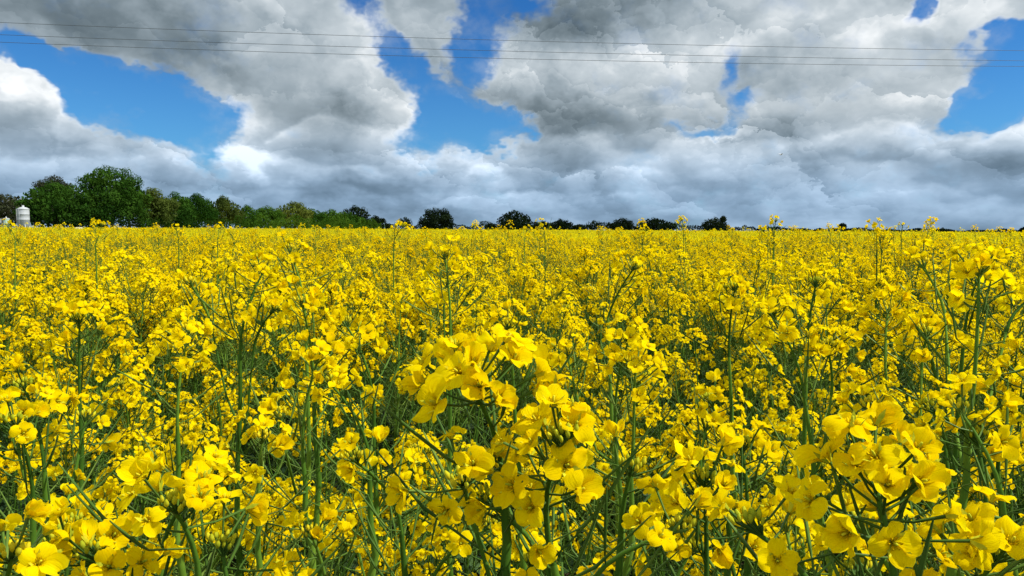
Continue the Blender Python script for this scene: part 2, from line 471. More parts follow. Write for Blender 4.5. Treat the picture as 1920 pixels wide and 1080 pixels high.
def raceme(seed, n_fl, lp, lf, n_pods, n_buds, low=False):
    """flower head standing on +Z from its lowest pod to its buds: rachis, pedicels, buds, pods as a mesh and the places of the flowers"""
    rng = random.Random(seed); mb = MB(); places = []
    bx, by = rng.uniform(-.03, .03), rng.uniform(-.03, .03)
    tot = lp + lf
    def ax(z): t = z / tot; return Vector((bx * t * t, by * t * t, z))
    mb.tube([ax(tot * k / 5) for k in range(6)], [0.0015 - 0.0006 * k / 5 for k in range(6)], 3 if low else 5, 3)
    g = rng.uniform(0, 6.3)
    for k in range(n_fl):
        t = (k + 0.5) / n_fl
        z = lp + lf * t * 0.95; q = g + k * 2.39996 + rng.uniform(-.3, .3)
        e = R(8 + 52 * t + rng.uniform(-14, 14)); ln = rng.uniform(0.015, 0.024) * (1.15 - 0.2 * t)
        d = Vector((math.cos(q) * math.cos(e), math.sin(q) * math.cos(e), math.sin(e)))
        a = ax(z); b = a + d * ln
        mid = a + d * ln * .5 - Vector((0, 0, 0.0012))
        mb.tube([a, mid, b], [0.0006, 0.0005, 0.0007], 3, 4)
        fd = (d + Vector((rng.uniform(-.35, .35), rng.uniform(-.35, .35), rng.uniform(-0.25, 0.35)))).normalized()
        places.append((aim(b, fd, rng.uniform(0, 6.3), rng.uniform(0.78, 1.06) * (1.0 - 0.12 * t)), rng.randrange(14)))
    for k in range(n_buds):
        q = g + k * 2.39996; rr = 0.0060 * math.sqrt((k + .5) / n_buds)
        top = ax(tot) + Vector((rr * math.cos(q), rr * math.sin(q), 0.003 - 60 * rr * rr + rng.uniform(-.001, .001)))
        d = Vector((math.cos(q) * rr * 60, math.sin(q) * rr * 60, 1)).normalized()
        s = rng.uniform(0.55, 0.9)
        mb.tube([ax(tot - .004), top], 0.0005, 3, 4)
        mb.tube([top, top + d * .0013 * s, top + d * .0032 * s, top + d * .0052 * s], [0.0004, 0.0013 * s, 0.0014 * s, 0.0004], 3 if low else 5, 2)
    for k in range(n_pods):
        t = (k + 0.3) / max(1, n_pods)
        z = lp * t; q = g + 1 + k * 2.39996 + rng.uniform(-.4, .4); e = R(rng.uniform(8, 50))
        ln = rng.uniform(0.013, 0.022); pl = (0.052 - 0.040 * t) * rng.uniform(.7, 1.15)
        h = Vector((math.cos(q), math.sin(q), 0))
        d = h * math.cos(e) + Vector((0, 0, math.sin(e)))
        a = ax(z); b = a + d * ln; e2 = e + R(rng.uniform(5, 40)); d2 = h * math.cos(e2) + Vector((0, 0, math.sin(e2)))
        mb.tube([a, b, b + d2 * pl * .2, b + d2 * pl * .6 + Vector((0, 0, pl * .05)), b + d2 * pl + Vector((0, 0, pl * .12))], [0.0005, 0.0005, 0.0009, 0.0009, 0.0003], 3, 4)
    return mb, places
def full_head(mb, places, flowers):
    out = MB(); out.add(mb)
    for mtx, k in places: out.add(flowers[k % len(flowers)], mtx)
    return out
rg = random.Random(5)
HEAD_SPECS = [(400 + i, rg.randint(13, 22), rg.uniform(.03, .10), rg.uniform(.020, .042), rg.randint(6, 16), rg.randint(10, 18)) for i in range(12)]
HEAD_SPECS += [(420 + i, rg.randint(4, 8), rg.uniform(.02, .05), rg.uniform(.012, .022), rg.randint(2, 6), rg.randint(12, 18)) for i in range(4)]
HEADS = []
for sp_ in HEAD_SPECS:
    mb, pl = raceme(*sp_)
    HEADS.append(full_head(mb, pl, FL_MID))
HEADS_LO = []
for sp_ in HEAD_SPECS:
    mb, pl = raceme(sp_[0], sp_[1], sp_[2], sp_[3], int(sp_[4] * .7), 7, True)
    HEADS_LO.append(full_head(mb, pl, FL_LO))
HEAD_ME = [h.mesh('flower_head', HEADMATS) for h in HEADS]

def leaf_blade(mb, base, d, L, Wd, rng, mat=0):
    d = Vector(d).normalized(); s = d.cross(Vector((0, 0, 1)))
    s = s.normalized() if s.length > 1e-3 else Vector((1, 0, 0))
    p = Vector(base); rows = []; n = 6; droop = rng.uniform(.4, 1.4); wv = rng.uniform(0, 6)
    for i in range(n + 1):
        t = i / n; w = Wd * (math.sin(math.pi * min(1, (t * .86 + .14))) ** .8) * .5
        up = Vector((0, 0, 1))
        rows.append([p - s * w + up * w * .35 + up * .006 * math.sin(wv + 7 * t), p.copy(), p + s * w + up * w * .35 + up * .006 * math.cos(wv + 6 * t)])
        dd = (d - up * droop * t).normalized(); p = p + dd * (L / n)
    mb.grid(rows, mat)

def plant_frame(seed, H=1.2, n_br=None):
    """stem with branches, leaves, and the places of its flower heads"""
    rng = random.Random(seed); st = MB(); lv = MB(); heads = []
    lx, ly = rng.uniform(-.07, .07), rng.uniform(-.07, .07)
    Hs = H - 0.09
    w1, w2 = rng.uniform(0, 6), rng.uniform(0, 6)
    def sp(t): return Vector((lx * t * t + .012 * math.sin(w1 + 5 * t) * t, ly * t * t + .012 * math.sin(w2 + 5 * t) * t, Hs * t))
    st.tube([sp(k / 9) for k in range(10)], [0.0040 - 0.0026 * k / 9 for k in range(10)], 6, 0)
    top_d = (sp(1) - sp(.9)).normalized()
    heads.append((aim(sp(1), top_d + Vector((rng.uniform(-.15, .15), rng.uniform(-.15, .15), 0)), rng.uniform(0, 6.3), rng.uniform(.95, 1.1)), rng.randrange(12)))
    nb = n_br or rng.randint(5, 8); q = rng.uniform(0, 6.3)
    for k in range(nb):
        t = 0.50 + 0.42 * (k + rng.random() * .6) / nb; q += 2.4 + rng.uniform(-.4, .4)
        a = sp(t); h = Vector((math.cos(q), math.sin(q), 0))
        drop = rng.uniform(0.0, 0.08) + 0.08 * rng.random() * (1 - k / nb)
        zt = Hs - drop - 0.02
        ln = max(.07, zt - a.z); out = ln * rng.uniform(.28, .55)
        c1 = a + h * out * .55 + Vector((0, 0, ln * .35)); c2 = a + h * out * .9 + Vector((0, 0, ln * .7)); e = a + h * out + Vector((0, 0, ln))
        st.tube([a, a + (c1 - a) * .5 + Vector((0, 0, -.004)), c1, c2, e], [0.0018, 0.0016, 0.0014, 0.0012, 0.0010], 5, 0)
        heads.append((aim(e, (e - c2).normalized() + Vector((rng.uniform(-.2, .2), rng.uniform(-.2, .2), .1)), rng.uniform(0, 6.3), rng.uniform(.85, 1.05)), rng.choice([rng.randrange(12), rng.randrange(16)])))
        leaf_blade(lv, a, h + Vector((0, 0, .6)), rng.uniform(.04, .07), rng.uniform(.006, .012), rng)
        # pods left along the branch below its head
        for j in range(rng.randint(8, 14)):
            u = rng.uniform(.35, 1); pp = c1.lerp(e, u) if u > .5 else a.lerp(c1, u * 2)
            g2 = rng.uniform(0, 6.3); hd = Vector((math.cos(g2), math.sin(g2), rng.uniform(.2, .8))).normalized(); L2 = rng.uniform(.03, .055)
            st.tube([pp, pp + hd * .016, pp + hd * (.016 + L2 * .5) + Vector((0, 0, L2 * .05)), pp + hd * (.016 + L2) + Vector((0, 0, L2 * .16))], [.0005, .0006, .0010, .0003], 3, 1)
    for k in range(rng.randint(8, 11)):
        t = rng.uniform(.15, .66); q += 2.4; a = sp(t)
        leaf_blade(lv, a, Vector((math.cos(q), math.sin(q), rng.uniform(.2, .9))), rng.uniform(.10, .18), rng.uniform(.03, .06), rng)
    for k in range(34):
        t = rng.uniform(.45, 1); g2 = rng.uniform(0, 6.3); hd = Vector((math.cos(g2), math.sin(g2), rng.uniform(.2, .9))).normalized(); L2 = rng.uniform(.03, .06); pp = sp(t)
        st.tube([pp, pp + hd * .016, pp + hd * (.016 + L2 * .5) + Vector((0, 0, L2 * .05)), pp + hd * (.016 + L2) + Vector((0, 0, L2 * .16))], [.0005, .0006, .0010, .0003], 3, 1)
    return st, lv, heads
N_FRAME = 12
FRAMES = [plant_frame(700 + i) for i in range(N_FRAME)]
STEM_ME = [f[0].mesh('stem', ['stem', 'pod']) for f in FRAMES]
LEAF_ME = [f[1].mesh('leaves', ['leaf']) for f in FRAMES]
PLANT_H = 1.2

def plant_from_frame(i, loc, rz, s, label, group):
    root = empty('rapeseed_plant', loc, label, 'rapeseed plant', group)
    root.rotation_euler = (0, 0, rz); root.scale = (s, s, s)
    link('stem', STEM_ME[i], root); link('foliage', LEAF_ME[i], root)
    for mtx, k in FRAMES[i][2]: link('flower_head', HEAD_ME[k], root, mtx)
    return root
def copy_plant(src, loc, rz, s, label, group):
    r = src.copy(); col.objects.link(r)
    r.location = loc; r.rotation_euler = (0, 0, rz); r.scale = (s, s, s)
    r['label'] = label; r['group'] = group
    for ch in src.children:
        c = ch.copy(); col.objects.link(c); c.parent = r
    return r

# ------------------------------------------------------------------ the plants one can single out in the photograph
FL_ME = [f.mesh('flower', HEADMATS) for f in FL_HI]
hero_roots = []
def hero(seed, px, py, d, foot, n_fl, label, lf=0.03, lp=0.05, size=1.0, tilt=None, extra=(), cat='rapeseed plant', low_br=2):
    """one plant whose top flower head stands where the photograph shows it; extra = further heads (px, py, d, flowers)"""
    rng = random.Random(seed)
    c = P(px, py, d); m = P(foot, max(1080, py + 300), d * 1.02)
    axis = (c - m).normalized() + Vector((0, 0, .5)); axis.normalize()
    if tilt: axis = (axis + Vector(tilt)).normalized()
    org = c - axis * (lp + lf * .6) * size
    g = Vector((m.x + (m.x - c.x) * .6, m.y + (m.y - c.y) * .4 + .02, 0))
    root = empty('rapeseed_plant', g, label, cat, 'nearest rapeseed plants')
    inv = Matrix.Translation(-g)
    st = MB(); lv = MB()
    mid = Vector((m.x, m.y, min(m.z, org.z - .1)))
    path = [g, g.lerp(mid, .35), g.lerp(mid, .7)]
    for t in (0, .25, .5, .75, 1):
        b = mid.lerp(org, t); path.append(b + Vector((.004 * math.sin(9 * t + seed), 0, 0)) * (1 - t))
    r0 = [0.0052, 0.0047, 0.0041, .0034, .0030, .0026, .0022, .0017]
    st.tube([p - g for p in path], [r * (.7 + .3 * size) for r in r0], 7, 0)
    def put_head(o, ax, n, lp_, lf_, sz, sd):
        mb, pl = raceme(sd, n, lp_, lf_, int(lp_ * 160), rng.randint(9, 15))
        h = link('flower_head', mb.mesh('flower_head', HEADMATS), root, aim(o - g, ax, rng.uniform(0, 6.3), sz * 1.04))
        for mtx, k in pl: link('flower', FL_ME[k], h, mtx)
    lf = lf * (1 if d < .36 else .95)
    put_head(org, axis, int(n_fl * (1.35 if d < .36 else 1.05) + .5), lp, lf, size, seed)
    for i, (ex, ey, ed, en) in enumerate(extra):
        c2 = P(ex, ey, ed); j = path[3].lerp(path[-1], rng.uniform(.35, .75))
        ax2 = ((c2 - j).normalized() + Vector((0, 0, .6))).normalized()
        o2 = c2 - ax2 * (.025 + .02)
        b1 = j.lerp(o2, .5) + Vector((0, 0, -.018))
        st.tube([j - g, b1 - g, o2 - g], [.0014, .0012, .0010], 6, 0)
        put_head(o2, ax2, int(en * 1.2 + .5), .025, .022 if en > 4 else .010, .95 * size, seed * 7 + i)
    for i in range(low_br):        # side branches that flower lower down
        t = rng.uniform(.2, .8); a = path[2].lerp(path[4], t); q = rng.uniform(-.5, 3.6)
        h = Vector((math.cos(q), math.sin(q), 0))
        e = a + h * rng.uniform(.08, .2) + Vector((0, 0, rng.uniform(.1, .3)))
        e.z = min(e.z, c.z - rng.uniform(.24, .42))
        if (e - Vector((0, 0, CAM_Z))).length < .42: continue
        st.tube([a - g, a.lerp(e, .5) + h * .02 - g, e - g], [.0019, .0016, .0013], 5, 0)
        link('flower_head', HEAD_ME[rng.randrange(16)], root, aim(e - g, h * .4 + Vector((0, 0, 1)), rng.uniform(0, 6.3), 1.0))
    for i in range(12):            # pods and thin leaves along the upper stem
        t = rng.uniform(.0, .9 if d > .3 else .35); pp = mid.lerp(org, t); q = rng.uniform(0, 6.3)
        hd = Vector((math.cos(q), math.sin(q), rng.uniform(.1, .9))).normalized(); L2 = rng.uniform(.03, .055)
        if (pp + hd * .07 - Vector((0, 0, CAM_Z))).length < .2: continue
        st.tube([pp - g, pp + hd * .018 - g, pp + hd * (.018 + L2 * .5) + Vector((0, 0, L2 * .05)) - g, pp + hd * (.018 + L2) + Vector((0, 0, L2 * .3)) - g], [.0005, .0005, .0009, .0003], 4, 1)
    for i in range(7):
        pp = path[0].lerp(path[2], rng.random()); q = rng.uniform(0, 6.3)
        leaf_blade(lv, pp - g, Vector((math.cos(q), math.sin(q), rng.uniform(.2, .9))), rng.uniform(.09, .16), rng.uniform(.02, .045), rng)
    st.build('stem', ['stem', 'pod'], root); lv.build('foliage', ['leaf'], root)
    hero_roots.append((g, d))
    return root

HEROES = [
 # seed, px, py, d, foot px, flowers, label, options
 (1, 938, 722, .325, 955, 14, 'rapeseed plant of the big flower head at the very middle, on a bowed green stem', dict(lf=.011, lp=.04, extra=[(845, 820, .31, 4)])),
 (2, 985, 862, .325, 1110, 17, 'rapeseed plant with the tall dense flower head just below and right of the middle one', dict(lf=.032, lp=.03, extra=[(1015, 925, .33, 6), (1115, 930, .34, 4)])),
 (3, 1702, 975, .24, 1660, 17, 'closest rapeseed plant, largest flower head of all, on a thick straight stem', dict(lf=.018, lp=.03, extra=[(1515, 925, .27, 3), (1745, 975, .27, 4), (1590, 1020, .28, 4)])),
 (5, 385, 965, .33, 345, 6, 'rapeseed plant with one wide open four petalled flower facing up, bottom left', dict(lf=.016, lp=.03, extra=[(460, 1010, .33, 2)])),
 (6, 305, 920, .40, 292, 8, 'rapeseed plant with pale yellow petals just above the wide open flower at bottom left', dict(lf=.018, lp=.03)),
 (7, 5, 1045, .31, -15, 7, 'rapeseed plant with broad petals cut by the bottom left corner', dict(lf=.02, lp=.03)),
 (8, 300, 1075, .33, 330, 6, 'rapeseed plant whose large petals touch the lower edge left of centre', dict(lf=.015, lp=.02, extra=[(215, 1010, .33, 5)])),
 (10, 1165, 890, .37, 1160, 3, 'rapeseed plant with a lone cup shaped blossom right of the tall dense head', dict(lf=.008, lp=.03)),
 (11, 1335, 955, .36, 1310, 13, 'rapeseed plant with a loose wide cluster between the tall dense head and the largest one', dict(lf=.03, lp=.04, extra=[(1220, 1010, .38, 3), (1420, 1005, .38, 5)])),
 (13, 1790, 1050, .28, 1770, 8, 'rapeseed plant at the lower edge right of the thick straight stem', dict(lf=.02, lp=.03, extra=[(1890, 990, .33, 5)])),
 (15, 745, 845, .44, 770, 11, 'rapeseed plant with a rounded cluster left of the dark shaded petals near the middle', dict(lf=.025, lp=.04, extra=[(860, 965, .43, 7)])),
 (16, 480, 830, .46, 490, 9, 'rapeseed plant with a small tight cluster midway between the left edge and the middle head', dict(lf=.022, lp=.04)),
 (17, 75, 740, .47, 100, 8, 'rapeseed plant with paired broad blossoms against dark green, near left edge', dict(lf=.022, lp=.04, extra=[(15, 730, .47, 4)])),
 (18, 60, 790, .43, 60, 9, 'rapeseed plant at the left edge, just under the paired broad blossoms', dict(lf=.022, lp=.04, extra=[(160, 775, .5, 5)])),
 (19, 560, 690, .52, 585, 14, 'rapeseed plant with a wide flat cluster left of the big middle head', dict(lf=.032, lp=.05, extra=[(520, 745, .46, 2)])),
 (20, 450, 520, .62, 445, 12, 'tall rapeseed plant left of centre, its large blossoms rising out of the canopy', dict(lf=.03, lp=.05, extra=[(385, 525, .66, 6), (480, 565, .62, 6)])),
 (21, 570, 475, .72, 585, 9, 'tall rapeseed plant with a bright round cluster, upper left of the middle', dict(lf=.026, lp=.05)),
 (22, 585, 575, .60, 600, 10, 'rapeseed plant with a bright cluster below the round one, left of the middle', dict(lf=.03, lp=.05)),
 (23, 1150, 640, .60, 1170, 15, 'rapeseed plant with a broad spreading head right above the big middle cluster', dict(lf=.032, lp=.05, extra=[(1060, 655, .62, 9)])),
 (24, 1165, 500, .75, 1160, 8, 'rapeseed plant leaning over with a slanting cluster above the canopy right of the middle', dict(lf=.024, lp=.04, tilt=(.3, 0, 0))),
 (25, 1365, 545, .72, 1385, 11, 'rapeseed plant with a full round cluster, third of the way in from the right', dict(lf=.03, lp=.05)),
 (26, 1500, 600, .56, 1555, 14, 'rapeseed plant on a dark slanting stem with a wide bright cluster, right half', dict(lf=.034, lp=.05, extra=[(1570, 635, .56, 8)])),
 (27, 1515, 540, .62, 1500, 8, 'rapeseed plant with upright cupped petals above the dark slanting stem', dict(lf=.024, lp=.05)),
 (28, 1640, 610, .56, 1800, 13, 'rapeseed plant with a heavy cluster on a long thin leaning stem, right side', dict(lf=.03, lp=.05, extra=[(1730, 590, .6, 8)])),
 (29, 1840, 530, .44, 1790, 12, 'tall rapeseed plant near the right edge, broad amber petals overtopping the rest', dict(lf=.03, lp=.05, extra=[(1905, 510, .5, 6), (1770, 500, .55, 6)])),
 (30, 1815, 500, .62, 1775, 10, 'tall rapeseed plant near the right edge, reaching the horizon behind the amber petals', dict(lf=.03, lp=.05)),
 (31, 1860, 700, .45, 1905, 11, 'rapeseed plant at the right edge with a cluster crossed by two thin dark stalks', dict(lf=.03, lp=.05, extra=[(1835, 745, .42, 6)])),
 (32, 1880, 810, .37, 1900, 8, 'rapeseed plant cut by the right edge, big bright petals at half height', dict(lf=.026, lp=.03)),
 (33, 1620, 785, .46, 1640, 11, 'rapeseed plant with greenish unopened buds and petals straight above the largest head', dict(lf=.03, lp=.04)),
 (34, 1405, 850, .42, 1400, 7, 'rapeseed plant with separate small blossoms upper left of the largest head', dict(lf=.02, lp=.04)),
 (35, 1360, 765, .50, 1370, 7, 'rapeseed plant with a ragged cluster on dark ground, right of the tall dense head', dict(lf=.02, lp=.04, extra=[(1300, 775, .5, 3)])),
 (36, 1190, 685, .56, 1180, 12, 'rapeseed plant with a drooping cluster below the broad spreading head', dict(lf=.03, lp=.05)),
 (37, 1850, 850, .40, 1860, 6, 'rapeseed plant with shaded petals between the largest head and the right edge', dict(lf=.018, lp=.03)),
 (38, 145, 610, .62, 160, 11, 'rapeseed plant with a pointed bright cluster in the left part above dark green', dict(lf=.03, lp=.05)),
 (39, 330, 640, .56, 335, 14, 'rapeseed plant with a spreading cluster of many small blossoms left of the tall dark stem', dict(lf=.034, lp=.05)),
 (40, 845, 490, .70, 840, 10, 'rapeseed plant just left of the middle, standing clear of the canopy', dict(lf=.03, lp=.05, extra=[(830, 520, .74, 5)])),
 (41, 960, 620, .58, 985, 10, 'rapeseed plant right behind the big middle head, smaller and higher', dict(lf=.028, lp=.05)),
 (42, 700, 620, .60, 705, 12, 'rapeseed plant with a bright even cluster between the middle head and the flat one', dict(lf=.03, lp=.05)),
 (43, 690, 730, .50, 700, 8, 'rapeseed plant with a small low cluster left below the big middle head', dict(lf=.024, lp=.04)),
 (44, 120, 1010, .40, 110, 9, 'rapeseed plant with crowded short petals near the bottom left corner', dict(lf=.024, lp=.04, extra=[(40, 930, .46, 6)])),
 (45, 610, 1000, .42, 640, 8, 'rapeseed plant at the lower edge between the wide open flower and the bowed stem', dict(lf=.022, lp=.04, extra=[(560, 1050, .42, 4)])),
 (46, 1500, 1030, .40, 1490, 9, 'rapeseed plant at the lower edge left of the thick straight stem', dict(lf=.024, lp=.03)),
 (47, 1760, 640, .52, 1800, 9, 'rapeseed plant with a dark stalk and scattered petals below the amber ones', dict(lf=.028, lp=.05)),
 (48, 960, 1040, .40, 990, 6, 'rapeseed plant with half hidden petals at the lower edge beside the bowed stem', dict(lf=.018, lp=.03)),
 # tall ones that stand against the sky or the trees
 (60, 1282, 404, 3.2, 1288, 8, 'slender rapeseed plant with three little heads standing highest against the sky', dict(lf=.02, lp=.05, extra=[(1268, 400, 3.2, 5), (1286, 420, 3.2, 5)])),
 (61, 1452, 410, 2.0, 1440, 9, 'tall rapeseed plant with a bright top head against sky, right of the leaning tree', dict(lf=.022, lp=.05, extra=[(1440, 418, 2.0, 5), (1450, 440, 2.0, 9)])),
 (62, 1645, 418, 1.9, 1640, 9, 'tall rapeseed plant with budding heads on the horizon, right third', dict(lf=.02, lp=.05, extra=[(1655, 430, 1.9, 8)])),
 (63, 1690, 414, 3.2, 1685, 5, 'thin rapeseed plant with two tiny heads against the sky, right third', dict(lf=.012, lp=.04, extra=[(1675, 417, 3.2, 5)])),
 (64, 193, 417, 1.9, 200, 7, 'tall rapeseed plant whose slanting cluster overlaps the tallest green tree', dict(lf=.022, lp=.04, tilt=(.5, 0, 0))),
 (65, 335, 424, 2.2, 335, 7, 'tall rapeseed plant with a pointed cluster in front of the green copse', dict(lf=.022, lp=.04)),
 (66, 408, 420, 2.4, 404, 6, 'tall rapeseed plant with two small heads in front of the olive crowned tree', dict(lf=.018, lp=.04, extra=[(442, 422, 2.4, 6)])),
 (67, 738, 418, 1.9, 740, 6, 'tall rapeseed plant with one small cluster in the gap at the end of the copse', dict(lf=.016, lp=.04)),
 (68, 983, 425, 2.6, 985, 7, 'tall rapeseed plant in front of the domed dark tree at the middle', dict(lf=.022, lp=.04)),
 (69, 1022, 411, 2.6, 1022, 5, 'rapeseed plant with a small yellow tuft above the dark trees right of the domed one', dict(lf=.012, lp=.04)),
 (70, 28, 415, 2.4, 25, 5, 'tall rapeseed plant with a small pointed cluster before the white silo', dict(lf=.018, lp=.04)),
 (71, 592, 420, 3.2, 590, 3, 'rapeseed plant with a pale single tuft before the dark far end of the copse', dict(lf=.010, lp=.04)),
 (72, 1205, 425, 2.6, 1207, 6, 'rapeseed plant overlapping the left flank of the flat topped dark tree', dict(lf=.018, lp=.04)),
 (73, 1575, 425, 2.8, 1575, 6, 'rapeseed plant on the horizon midway between the wispy tree and the right edge', dict(lf=.018, lp=.04)),
]
for (sd_, px, py, d, foot, nf, lab, opt) in HEROES:
    if d > 1.1:
        py += 11; opt = dict(opt, low_br=3, size=.85, extra=[(a, b + 11, c, n) for a, b, c, n in opt.get('extra', ())])
    elif sd_ >= 15:
        d *= 1.18; py += 14; opt = dict(opt, extra=[(a, b + 14, c * 1.18, n) for a, b, c, n in opt.get('extra', ())])
    hero(sd_, px, py, d, foot, nf, lab, **opt)

# ------------------------------------------------------------------ the crowd: 300 nearest as plants of their own, the rest as one crop
rng = random.Random(11)
CELL = 0.16
def drop_below(x, y):
    """how far under the eye a plant's top stays, by place"""
    big = (math.sin(x * 1.7 + 1.3 * math.sin(y * .9)) + math.sin(y * 2.3 + x * .6) + math.sin(x * 7.1 + y * 3.3 + 2 * math.sin(y * 2.9)) + math.sin(y * 8.3 - x * 4.1)) * .36
    return 0.25 - 0.045 * big - .03 * sstep(.1, .5, x / max(.3, y))
INV = CAMROT.transposed()
def pix(p):
    q = INV @ (Vector(p) - Vector((0, 0, CAM_Z)))
    if q.z > -1e-3: return None
    return 960 + FPX * q.x / -q.z, 540 - FPX * q.y / -q.z
near, rest = [], []
RN = 13.0
n_ = int(RN / CELL) + 1
for i in range(-n_, n_):
    for j in range(-12, n_):
        x = (i + rng.uniform(.0, 1)) * CELL; y = (j + rng.uniform(0, 1)) * CELL
        r = math.hypot(x, y)
        if r > RN: continue
        if y < 0 and r > 2.0: continue
        if y < .12 and abs(x) < .55: continue
        if r > 2.2 and abs(math.atan2(x, y)) > R(46): continue
        if y > 0 and abs(x) < y * .8 + .1 and y < .44: continue
        dr = drop_below(x, y) + rng.gauss(0, .045)
        if rng.random() < (.02 if r < 2.5 else .07): dr = rng.uniform(.12, .18) if r < 3.2 else rng.uniform(-.03, .10)
        if rng.random() < .15: dr += rng.uniform(.05, .2)
        if r < 1.2: dr = max(dr, .24 + .08 * rng.random(), .46 - .22 * r)
        if r < .7: dr = max(dr, .33)
        if r > 1.3 and any(hd_ > 1.1 and abs(hg.x - x) < .25 and abs(hg.y - y) < .35 for hg, hd_ in hero_roots): dr = min(dr, rng.uniform(.07, .2))
        dr = max(dr, .12 if r < 3.2 else -.04)
        s = (CAM_Z - dr) / PLANT_H
        e = (x, y, rng.uniform(0, 6.28), s, rng.randrange(N_FRAME))
        q = pix((x, y, CAM_Z - dr - .06)) if y > .05 else None
        if q and -60 < q[0] < 1980 and q[1] < 1240: near.append((r, e))
        else: rest.append(e)
near.sort(key=lambda t: t[0])
N_IND = 300 - len(HEROES)
zones = [('at the far left', 'far left'), ('left of the middle', 'left of middle'), ('around the middle', 'middle'), ('right of the middle', 'right of middle'), ('at the far right', 'far right')]
depths = ['low between the closest big flower heads', 'in the rank right behind the closest heads', 'in the third rank of small heads', 'farther back where small heads merge']
first = {}
for k, (r, (x, y, rz, s, fi)) in enumerate(near[:N_IND]):
    a = math.degrees(math.atan2(x, y)); zi = min(4, max(0, int((a + 35) / 14)))
    di = min(3, k * 4 // N_IND)
    lab = 'rapeseed plant ' + depths[di] + ', ' + zones[zi][0]
    grp = 'rapeseed plants, rank %s, %s' % (('one', 'two', 'three', 'four')[di], zones[zi][1])
    if fi not in first: first[fi] = plant_from_frame(fi, (x, y, 0), rz, s, lab, grp)
    else: copy_plant(first[fi], (x, y, 0), rz, s, lab, grp)
rest += [e for _, e in near[N_IND:]]

# sources of the crop: whole plants for the nearer part, square patches of simpler plants for the farther part
src = bpy.data.collections.new('crop_plants')
PM = ['petal', 'stamen', 'bud', 'stem', 'pod', 'leaf']
for i in range(N_FRAME):
    st, lv, hd = FRAMES[i]
    mb = MB(); mb.add(st, None, {0: 3, 1: 4}); mb.add(lv, None, {0: 5})
    for mtx, k in hd: mb.add(HEADS_LO[k], mtx)
    src.objects.link(bpy.data.objects.new('plant_%02d' % i, mb.mesh('plant', PM)))
src2 = bpy.data.collections.new('crop_patches')
PATCH = 1.5
for i in range(3):
    rp = random.Random(900 + i); mb = MB()
    for k in range(330):
        x, y = rp.uniform(-PATCH / 2, PATCH / 2), rp.uniform(-PATCH / 2, PATCH / 2); z = rp.gauss(0, .035) - (rp.uniform(.05, .25) if rp.random() < .35 else 0)
        if rp.random() < .035: z += rp.uniform(.06, .27)
        c = Vector((x, y, z))
        mb.tube([c + Vector((rp.uniform(-.03, .03), rp.uniform(-.03, .03), -.3)), c], .0016, 3, 3)
        for q in range(9):
            o = c + Vector((rp.gauss(0, .014), rp.gauss(0, .014), rp.gauss(0, .016)))
            m3 = Euler((rp.uniform(-1.1, 1.1), rp.uniform(-1.1, 1.1), rp.uniform(0, 6.3))).to_matrix(); w = rp.uniform(.007, .0115)
            mb.poly([o + m3 @ Vector(v) * w for v in ((-1, -.5, .2), (0, -1, 0), (1, -.5, .2), (1, .5, .1), (0, 1, 0), (-1, .5, .25))], 0)
        for q in range(6):
            o = c + Vector((rp.gauss(0, .03), rp.gauss(0, .03), -rp.uniform(.03, .25)))
            d = Vector((rp.uniform(-1, 1), rp.uniform(-1, 1), rp.uniform(-.2, 1))).normalized() * rp.uniform(.03, .07); w = Vector((rp.uniform(-1, 1), rp.uniform(-1, 1), 0)).normalized() * .003
            mb.poly([o - w, o + w, o + d], 4)
    src2.objects.link(bpy.data.objects.new('patch_%d' % i, mb.mesh('patch', PM)))

# the far edge of the crop follows the copse on the left, then the distant trees
def crop_end(x, y):
    """True inside the field"""
    a = math.degrees(math.atan2(x, y))
    t = min(1, max(0, (a + 34) / 26))
    return y < 104 + 178 * t ** 1.3
pts, att_r, att_s, att_k, att_l = [], [], [], [], []
for (x, y, rz, s, k) in rest:
    pts.append((x, y, 0)); att_r.append(rz); att_s.append(s); att_k.append(k); att_l.append(0)
RP = 170.0
m_ = int(RP / PATCH)
for i in range(-m_, m_ + 1):
    for j in range(0, m_ + 1):
        x, y = (i + .5) * PATCH, (j + .5) * PATCH; r = math.hypot(x, y)
        if r < RN - .4 or r > RP or abs(math.atan2(x, y)) > R(44) or not crop_end(x, y): continue
        f = min(1, (r - RN) / 30)
        z = CAM_Z - drop_below(x, y) * (1 - f) - (0.25) * f - .03 + rng.gauss(0, .012)
        pts.append((x, y, z)); att_r.append(rng.randrange(4) * math.pi / 2); att_s.append(1.0); att_k.append(rng.randrange(3)); att_l.append(1)
# canopy sheet under and beyond the patches
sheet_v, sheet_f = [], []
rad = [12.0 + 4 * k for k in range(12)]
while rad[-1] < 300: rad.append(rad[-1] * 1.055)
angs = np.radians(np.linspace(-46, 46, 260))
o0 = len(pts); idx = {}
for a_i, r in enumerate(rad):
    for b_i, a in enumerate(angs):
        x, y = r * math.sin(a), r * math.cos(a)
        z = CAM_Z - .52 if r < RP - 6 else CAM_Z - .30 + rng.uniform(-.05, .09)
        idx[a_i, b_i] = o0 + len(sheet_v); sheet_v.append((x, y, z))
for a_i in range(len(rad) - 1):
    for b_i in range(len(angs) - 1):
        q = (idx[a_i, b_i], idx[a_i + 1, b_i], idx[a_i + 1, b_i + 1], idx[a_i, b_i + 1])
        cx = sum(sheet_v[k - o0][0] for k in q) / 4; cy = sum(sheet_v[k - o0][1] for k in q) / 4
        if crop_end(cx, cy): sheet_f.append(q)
m, T = new_mat('crop_canopy')
tc_ = T.n('ShaderNodeTexCoord'); geo = T.n('ShaderNodeNewGeometry')
n1 = T.noise(geo.outputs['Position'], 6.0, 4, .7)
